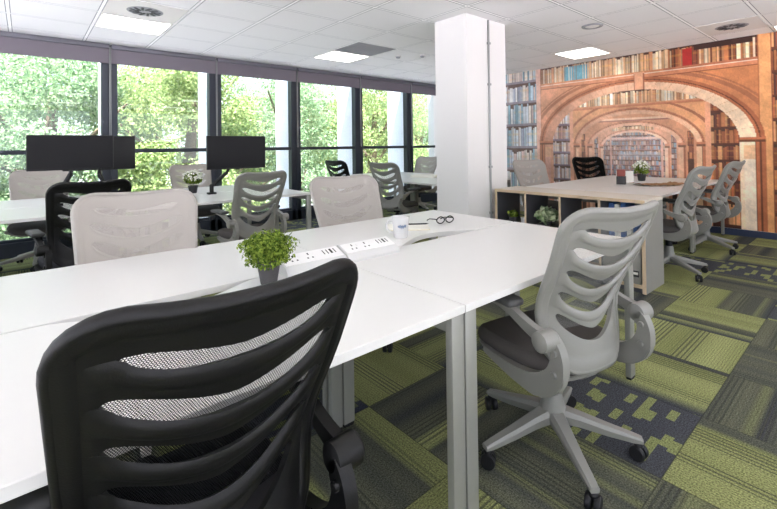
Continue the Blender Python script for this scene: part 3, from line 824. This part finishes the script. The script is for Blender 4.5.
# liners so the inner faces of the ends read charcoal
obj('inner_lining', box(B(), .003, D, L_ - .030, L_ - .0285, .066, H - .029), M['shelfin'], t, False)
for y0, lb in ((.04, 'grey storage box with a black label holder at the floor end of the bookcase'),):
    s = thing('storage_box', lb, 'box', (3.85, 1.28 + y0, .067))
    obj('box_body', box(B(), 0, .36, 0, .305, 0, .29, .004), M['shelfgrey'], s)
    b = box(B(), -.004, 0, .015, .085, .06, .11); hl = obj('label_holder', b, M['dark_pl'], s, False)
    obj('label_card', box(B(), -.006, -.004, .022, .078, .078, .098), M['paper'], hl, False)
for k, (m, h) in enumerate((('bluebook', .295), ('paper', .285), ('bluebook', .305), ('paper', .265), ('bluebook', .285))):
    s = thing('binder', ['blue binder in the bookcase, leftmost of the upright files', 'white binder between blue ones in the bookcase', 'tall blue binder at the middle of the bookcase files', 'short white binder in the bookcase', 'blue binder at the right end of the bookcase files'][k], 'binder', (3.98, 1.60 - k * .05, .411), 0, 'binders in the end compartment')
    obj('cover', box(B(), 0, .22, -.021, .021, 0, h, .003), M[m], s); obj('spine_label', box(B(), -.001, .0, -.013, .013, h * .4, h * .8), M['cream' if m == 'paper' else 'paper'], s, False)

# ------------------------------------------------------------------ plants
def foliage(n, rx, ry, rz, cz, size, seed, asp=1.6, shell=.35, droop=.2, clusters=0):
    rg = np.random.default_rng(seed); d = rg.normal(size=(n, 3)); d /= np.linalg.norm(d, axis=1)[:, None]
    d *= ((shell + (1 - shell) * rg.random(n)) ** .6)[:, None]
    lump = 1 + .13 * np.sin(d[:, 0] * 5 + seed) * np.cos(d[:, 1] * 6 + seed) + .1 * np.sin(d[:, 2] * 7 + seed * 2)
    c_ = d * lump[:, None] * np.array((rx, ry, rz)) + np.array((0, 0, cz))
    if clusters:
        cc = rg.normal(size=(clusters, 3)); cc /= np.linalg.norm(cc, axis=1)[:, None]; cc *= ((.25 + .75 * rg.random(clusters)) ** .5)[:, None]
        k = rg.integers(0, clusters, n); off = rg.normal(size=(n, 3)); off *= (.85 * rg.random(n) ** .5 / np.linalg.norm(off, axis=1))[:, None]
        c_ = cc[k] * np.array((rx, ry, rz)) * .86 + off * np.array((rx, rx, rx * .75)) * .26 + np.array((0, 0, cz)); d = off
    n1 = d + np.stack([rg.uniform(-.9, .9, n), rg.uniform(-.9, .9, n), rg.uniform(-.4, 1.1, n)], 1); n1 /= np.linalg.norm(n1, axis=1)[:, None]
    a = np.cross(n1, rg.normal(size=(n, 3))); a /= np.linalg.norm(a, axis=1)[:, None]; b_ = np.cross(n1, a); s = (size * rg.uniform(.6, 1.3, n))[:, None]
    V = np.stack([c_ - a * s * asp * .5, c_ + b_ * s * .42 - a * s * .05 + n1 * s * .1, c_ + a * s * asp * .5 - n1 * s * .12, c_ - b_ * s * .42 - a * s * .05 + n1 * s * .1], 1).reshape(-1, 3)
    me = bpy.data.meshes.new('foliage'); me.from_pydata(V.tolist(), [], np.arange(4 * n).reshape(-1, 4).tolist()); return me
def pot(t, r0, r1, h, m, name='pot'):
    o = obj(name, lathe(B(), [(r0 * .9, 0), (r0, .004), (r1, h - .012), (r1 * 1.05, h - .010), (r1 * 1.05, h), (r1 * .92, h), (r1 * .88, h - .015), (.002, h - .017)], n=32), m, t)
    obj('soil', lathe(B(), [(r1 * .9, h - .016), (r1 * .5, h - .010), (.001, h - .008)], n=20), M['soil'], t)
t = thing('potted_plant', 'small bushy green plant in a dark grey pot on the near desk gap', 'plant', (.69, 1.50, .73))
pot(t, .030, .043, .092, M['potgrey'])
link('foliage', foliage(4600, .098, .098, .068, .133, .0095, 3, 1.5, .1), M['leaf'], t)
b = B(); rg = random.Random(4)
for k in range(26):
    a = rg.uniform(0, 2 * PI); r = rg.uniform(.02, .10); z = .13 + rg.uniform(0, .07); tube(b, [(0, 0, .08), (r * .5 * math.cos(a), r * .5 * math.sin(a), .08 + z * .35), (r * math.cos(a), r * math.sin(a), z)], .0011, 4)
obj('stems', b, M['leaf'], t)
def flowerpot(x, y, z, label, s=1., seed=5, potm='potblack'):
    t = thing('potted_flower', label, 'plant', (x, y, z), 0, None)
    pot(t, .036 * s, .046 * s, .075 * s, M[potm])
    link('foliage', foliage(420, .085 * s, .085 * s, .07 * s, .145 * s, .026 * s, seed, 1.5, .1), M['leaf'], t)
    link('blossoms', foliage(300, .09 * s, .09 * s, .06 * s, .175 * s, .022 * s, seed + 1, 1.1, .6), M['petal'], t)
    return t
flowerpot(1.47, 5.18, .73, 'white-flowered plant in a small black pot on the window bench', 1.15, 5)
flowerpot(6.30, 2.13, .73, 'white-flowered plant on the mural table behind the maroon box', 1.15, 9)
def leafy(x, y, z, label, r, h, n, size, m, pm, seed):
    t = thing('shelf_plant', label, 'plant', (x, y, z)); pot(t, .032, .042, .06, M[pm])
    link('foliage', foliage(n, r, r, h, .06 + h * .8, size, seed, 1.3, .1), M[m], t); return t
leafy(3.95, 2.585, .411, 'small green plant in a pale pot in the first bookcase compartment', .06, .04, 160, .028, 'leaf', 'potgrey', 21)
tt = thing('small_pot', 'plain white pot beside the green plant in the first bookcase compartment', 'pot', (3.94, 2.45, .411)); pot(tt, .026, .032, .07, M['potwhite'])
leafy(3.97, 2.20, .411, 'broad pale-leaved plant filling the second bookcase compartment', .12, .075, 420, .045, 'leafpale', 'potgrey', 23)

# ------------------------------------------------------------------ desk objects
def module(xa, xb, label):
    t = thing('power_module', label, 'socket strip', (xa, 1.60, .73), 0, 'white socket strips over the desk gap'); L = xb - xa
    sec = [(-.085, 0), (-.085, .012), (-.060, .034), (.010, .062), (.020, .062), (.030, .050), (.040, .012), (.040, 0)]
    obj('housing', prism(B(), sec, 0, L), M['sockgrey'], t, False)
    dy, dz = .070, .028; ln = math.hypot(dy, dz)
    def onface(bm, x0, x1, s0, s1, th, lo=0.):   # s along the sloped face 0..1
        n_ = Vector((0, -dz / ln, dy / ln)); o_ = Vector((0, -.060, .034)); d_ = Vector((0, dy, dz))
        vs = []
        for hgt in (lo, th):
            for (x, s) in ((x0, s0), (x1, s0), (x1, s1), (x0, s1)): vs.append(bm.verts.new(Vector((x, 0, 0)) + o_ + d_ * s + n_ * hgt))
        for f in ((3, 2, 1, 0), (4, 5, 6, 7), (0, 1, 5, 4), (1, 2, 6, 5), (2, 3, 7, 6), (3, 0, 4, 7)): bm.faces.new([vs[i] for i in f])
    pl = B(); onface(pl, .006, L - .006, .03, .97, .003); fp = obj('socket_plate', pl, M['socket'], t, False)
    for k in range(2):                   # two three-pin outlets
        h = B(); xc = L * (.20 + .25 * k); onface(h, xc - .003, xc + .003, .62, .80, .0036); onface(h, xc - .015, xc - .008, .30, .40, .0036); onface(h, xc + .008, xc + .015, .30, .40, .0036); obj('socket_holes', h, M['hole'], fp, False)
        h = B(); onface(h, xc + .022, xc + .032, .55, .75, .005); obj('rocker_switch', h, M['socket'], fp, False)
    for k, w in enumerate((.004, .004, .010, .004)):
        h = B(); xc = L * (.70 + .065 * k); onface(h, xc - w / 2, xc + w / 2, .38, .78, .0038); obj('data_port', h, M['hole'], fp, False)
    obj('cable_flap', prism(B(), [(.045, 0), (.052, .016), (.100, .008), (.104, 0)], 0, L - .02), M['sockgrey'], t, False)
module(.775, 1.062, 'white socket strip over the desk gap, nearer the potted plant')
module(1.072, 1.36, 'white socket strip over the desk gap, nearer the mug')
# mug
t = thing('mug', 'pale grey mug with a blue print standing on the white desk', 'mug', (1.585, 1.755, .73), R(-38)); t.scale = (1.15, 1.15, 1.15)
obj('mug_body', lathe(B(), [(.030, 0), (.033, .003), (.037, .05), (.043, .098), (.0435, .101), (.041, .101), (.035, .05), (.031, .007), (.001, .006)], n=40), M['mug'], t)
obj('handle', tube(B(), [(-.036, 0, .080), (-.058, 0, .082), (-.070, 0, .062), (-.066, 0, .040), (-.048, 0, .026), (-.034, 0, .026)], .0052, 10), M['mug'], t)
b = B(); rg = random.Random(2)
for k in range(12):
    a0 = -2.0 + k * .09 ; vs = []
    for a, z in ((a0, .052 + rg.uniform(-.006, .003)), (a0 + .0905, .052 + rg.uniform(-.004, .003)), (a0 + .09, .066 + rg.uniform(-.004, .002)), (a0, .066 + rg.uniform(-.004, .002))):
        r = .0378 + (z - .05) * .125 + .0008; vs.append(b.verts.new((r * math.cos(a), r * math.sin(a), z)))
    b.faces.new(vs)
obj('blue_print', b, M['bluemark'], t)
# notebook, pen, spectacles
t = thing('notebook', 'cream notebook lying flat behind the mug', 'notebook', (1.80, 1.93, .73), R(-38))
obj('cover', box(B(), -.13, .13, -.085, .085, 0, .003), M['cream'], t, False); obj('pages', box(B(), -.128, .129, -.083, .083, .003, .010), M['paper'], t, False)
t = thing('pen', 'black pen lying on the cream notebook', 'pen', (1.88, 1.925, .7445), R(-35))
obj('barrel', lathe(B(), [(.002, -.07), (.0042, -.062), (.0042, .055), (.0025, .065)], n=12, axis='X'), M['dark_pl'], t); obj('tip', lathe(B(), [(.0035, .058), (.0008, .075)], n=10, axis='X'), M['chrome'], t); obj('clip', box(B(), -.065, -.03, -.001, .001, .004, .0055), M['chrome'], t, False)
t = thing('spectacles', 'black-framed spectacles on the white desk beside the notebook', 'spectacles', (2.08, 1.87, .73), R(-12))
for s in (-1, 1):
    pts = [(s * .036 + .028 * math.cos(a) * (1 + .1 * math.cos(2 * a)), 0, .024 + .021 * math.sin(a)) for a in [2 * PI * k / 24 for k in range(24)]]
    r_ = obj('rim', tube(B(), pts, .0038, 8, closed=True), M['dark_pl'], t)
    obj('temple', tube(B(), [(s * .064, 0, .030), (s * .066, .02, .030), (s * .062, .09, .022), (s * .055, .13, .006)], .0036, 8), M['dark_pl'], t)
obj('bridge', tube(B(), [(-.009, 0, .028), (0, -.001, .032), (.009, 0, .028)], .0024, 8), M['dark_pl'], t)

# monitors on arms
def monitor(x, y, w, zb, zt, rz, label, foot, arm=True):
    t = thing('monitor', label, 'monitor', (x, y, .73), rz); hw = w / 2; a, c_ = zb - .73, zt - .73
    obj('casing', box(B(), -hw, hw, 0, .035, a, c_, .006), M['dark_pl'], t)
    obj('screen', box(B(), -hw + .008, hw - .008, -.0015, 0, a + .018, c_ - .008), M['screen'], t, False)
    obj('status_light', box(B(), -.022, .022, -.003, .01, a - .008, a + .004, .001), M['dark_pl'], t)
    fx, fy = foot; mz = (a + c_) / 2
    obj('mount_plate', box(B(), -.05, .05, .035, .055, mz - .05, mz + .05, .003), M['dark_pl'], t)
    obj('foot_clamp', box(B(), fx - .045, fx + .045, fy - .035, fy + .035, 0, .022, .005), M['dark_pl'], t)
    b = B(); lathe(b, [(.022, .02), (.022, .10), (.017, .11)], (fx, fy, 0), 16); obj('post', b, M['dark_pl'], t)
    obj('lower_arm', tube(B(), [(fx, fy, .09), (fx * .5 + .05, .5 * fy + .06, a - .04)], .02, 10), M['dark_pl'], t)
    obj('upper_arm', tube(B(), [(fx * .5 + .05, .5 * fy + .06, a - .04), (.0, .065, mz)], .017, 10), M['dark_pl'], t)
monitor(.325, 4.75, .63, 1.062, 1.375, 0, 'wide black monitor above the black chair at the window bench', (-.10, .18))
monitor(1.80, 4.68, .655, 1.01, 1.375, 0, 'black monitor on an angled arm above the grey chair at the window bench', (-.22, .20))
monitor(.60, 5.34, .63, 1.03, 1.385, PI, 'black monitor facing the window, its edge showing right of the wide monitor', (-.05, .18))

# things on the far tables
t = thing('tissue_box', 'dark box with a maroon top on the mural table', 'box', (5.62, 2.13, .73), R(15))
obj('box_body', box(B(), -.05, .05, -.05, .05, 0, .10, .004), M['potblack'], t); obj('card', box(B(), -.045, .045, -.045, .045, .10, .18, .01), M['maroon'], t)
t = thing('sign_card', 'white upright card behind the dark box on the mural table', 'card', (6.05, 2.25, .73), R(-60))
b = B(); prism(b, [(-.04, 0), (.04, 0), (.003, .14), (-.003, .14)], -.10, .10); obj('card', b, M['paper'], t, False)
t = thing('brown_paper', 'crumpled brown paper sheet lying on the mural table', 'paper', (5.75, 1.78, .73), R(-40))
b = B(); g = []
for i in range(13):
    r_ = []
    for j in range(9):
        x, y = -.26 + i * .043, -.14 + j * .035; r_.append(b.verts.new((x, y, .004 + .012 * abs(math.sin(i * 1.3 + j * .9)) + .02 * max(0, abs(x) - .2) / .06)))
    g.append(r_)
for p, q in zip(g, g[1:]):
    for j in range(8): b.faces.new((p[j], q[j], q[j + 1], p[j + 1]))
obj('sheet', b, M['brown'], t)
t = thing('paper_stack', 'low stack of white papers on the bench left of the column', 'papers', (4.95, 4.85, .73), R(20))
for k in range(3): obj('paper', box(B(), -.15 + .01 * k, .15 + .01 * k, -.21, .21, .0 + .012 * k, .012 * k + .012, .001), M['paper'], t, False)
t = thing('desk_papers', 'pale papers on the window bench beside the grey slotted chair', 'papers', (2.22, 4.78, .73), R(-20))
for k in range(2): obj('paper', box(B(), -.11, .11, -.15 + .02 * k, .15 + .02 * k, .006 * k, .006 * k + .006), M['paper'], t, False)

# ------------------------------------------------------------------ outside
struct('ground', box(B(), -60, 80, -60, 90, -3.6, -3.5), M['bounce_ground'])  # unseen ground, made pale to bounce light up to the ceiling
def tree(x, y, r, h, cz, m, seed, label, n=42000):
    t = thing('broadleaf_tree', label, 'tree', (x, y, -3.5), 0, 'leafy trees outside the windows')
    b = B(); tube(b, [(0, 0, 0), (.1, .05, 2), (-.05, .1, 4.0), (.1, 0, 6)], [.28, .22, .17, .10], 10); rg = random.Random(seed)
    for k in range(9):
        a = rg.uniform(0, 2 * PI); z = rg.uniform(2.0, 5.6); q = rg.uniform(.5, .9) * r
        tube(b, [(0, 0, z), (q * .5 * math.cos(a), q * .5 * math.sin(a), z + .5), (q * math.cos(a), q * math.sin(a), z + 1.3)], [.08, .05, .02], 6)
    obj('trunk', b, M['trunk'], t)
    link('foliage', foliage(n, r, r * .8, h, cz, .06, seed, 1.5, .2, clusters=150), M[m], t)
spots = [(-2.6, 11.5, 2.3, 3.6, 4.6, 'tree1'), (.4, 12.2, 2.3, 3.5, 4.3, 'tree2'), (3.3, 11.8, 2.3, 3.7, 4.5, 'tree1'), (6.4, 12.4, 2.5, 3.6, 4.2, 'tree2'), (9.6, 12.0, 2.5, 3.8, 4.5, 'tree1'),
         (13., 13.2, 2.7, 3.8, 4.3, 'tree2'), (-1.4, 16.5, 3.0, 4.2, 4.6, 'tree2'), (3.6, 17., 3.1, 4.2, 4.7, 'tree1'), (8.4, 17., 3.2, 4.3, 4.5, 'tree2'), (13.4, 18., 3.3, 4.4, 4.8, 'tree1'), (18.2, 17., 3.3, 4.4, 4.6, 'tree2')]
tl = ['leftmost front tree outside, seen behind the wide monitor', 'front tree outside, seen through the leftmost window right of the wide monitor', 'front tree outside the second window', 'front tree outside the third window',
      'front tree outside the fourth window', 'front tree outside the last window by the column', 'back tree showing between the two leftmost front trees', 'back tree showing through the second window',
      'back tree showing through the third window', 'back tree showing through the fourth window', 'farthest right back tree outside by the column']
for (x, y, r, h, cz, m), lb, k in zip(spots, tl, range(20)): tree(x, y, r, h, cz, m, 60 + k, lb)

# ------------------------------------------------------------------ light
w = bpy.data.worlds.new('World'); S.world = w; w.use_nodes = True; nt = w.node_tree; nt.nodes.clear()
bg = nt.nodes.new('ShaderNodeBackground'); wo = nt.nodes.new('ShaderNodeOutputWorld'); gr = nt.nodes.new('ShaderNodeTexCoord'); sp = nt.nodes.new('ShaderNodeSeparateXYZ'); rp = nt.nodes.new('ShaderNodeValToRGB')
nt.links.new(gr.outputs['Generated'], sp.inputs[0]); nt.links.new(sp.outputs[2], rp.inputs[0]); nt.links.new(rp.outputs[0], bg.inputs[0]); nt.links.new(bg.outputs[0], wo.inputs[0])
rp.color_ramp.elements[0].color = (.84, .89, 1, 1); rp.color_ramp.elements[1].color = (.62, .80, 1, 1); rp.color_ramp.elements[1].position = .9
bg.inputs[1].default_value = 2.3
sd = bpy.data.lights.new('sun', 'SUN'); sd.energy = 36; sd.angle = .03; sd.color = (1, .965, .98); so = bpy.data.objects.new('sun', sd); COL.objects.link(so)
so.location = (0, 0, 12); so.rotation_euler = Vector((.2, .38, -1.0)).to_track_quat('-Z', 'Y').to_euler()

# ------------------------------------------------------------------ camera
yaw, pit, rol = 0.86222044, 0.01149691, -0.01311718
f = Vector((math.cos(yaw) * math.cos(pit), math.sin(yaw) * math.cos(pit), math.sin(pit))); r = Vector((math.sin(yaw), -math.cos(yaw), 0)); u = r.cross(f)
r2 = r * math.cos(rol) + u * math.sin(rol); u2 = -r * math.sin(rol) + u * math.cos(rol)
cd = bpy.data.cameras.new('camera'); cam = bpy.data.objects.new('camera', cd); COL.objects.link(cam); S.camera = cam
m = Matrix((r2, u2, -f)).transposed().to_4x4(); m.translation = (0, 0, 1.235); cam.matrix_world = m
cd.sensor_width = 36; cd.lens = 36 * 424.736 / 777; cd.shift_y = -(254.5 - 141.65) / 777; cd.clip_start = .02; cd.clip_end = 300
S.view_settings.view_transform = 'Standard'; S.view_settings.look = 'None'; S.view_settings.gamma = 1; S.view_settings.use_curve_mapping = False
S.view_settings.exposure = 0.16
S.cycles.use_denoising = True
S.cycles.max_bounces = 10; S.cycles.diffuse_bounces = 5; S.cycles.transparent_max_bounces = 16; S.cycles.sample_clamp_indirect = 8
S.cycles.caustics_reflective = False; S.cycles.caustics_refractive = False
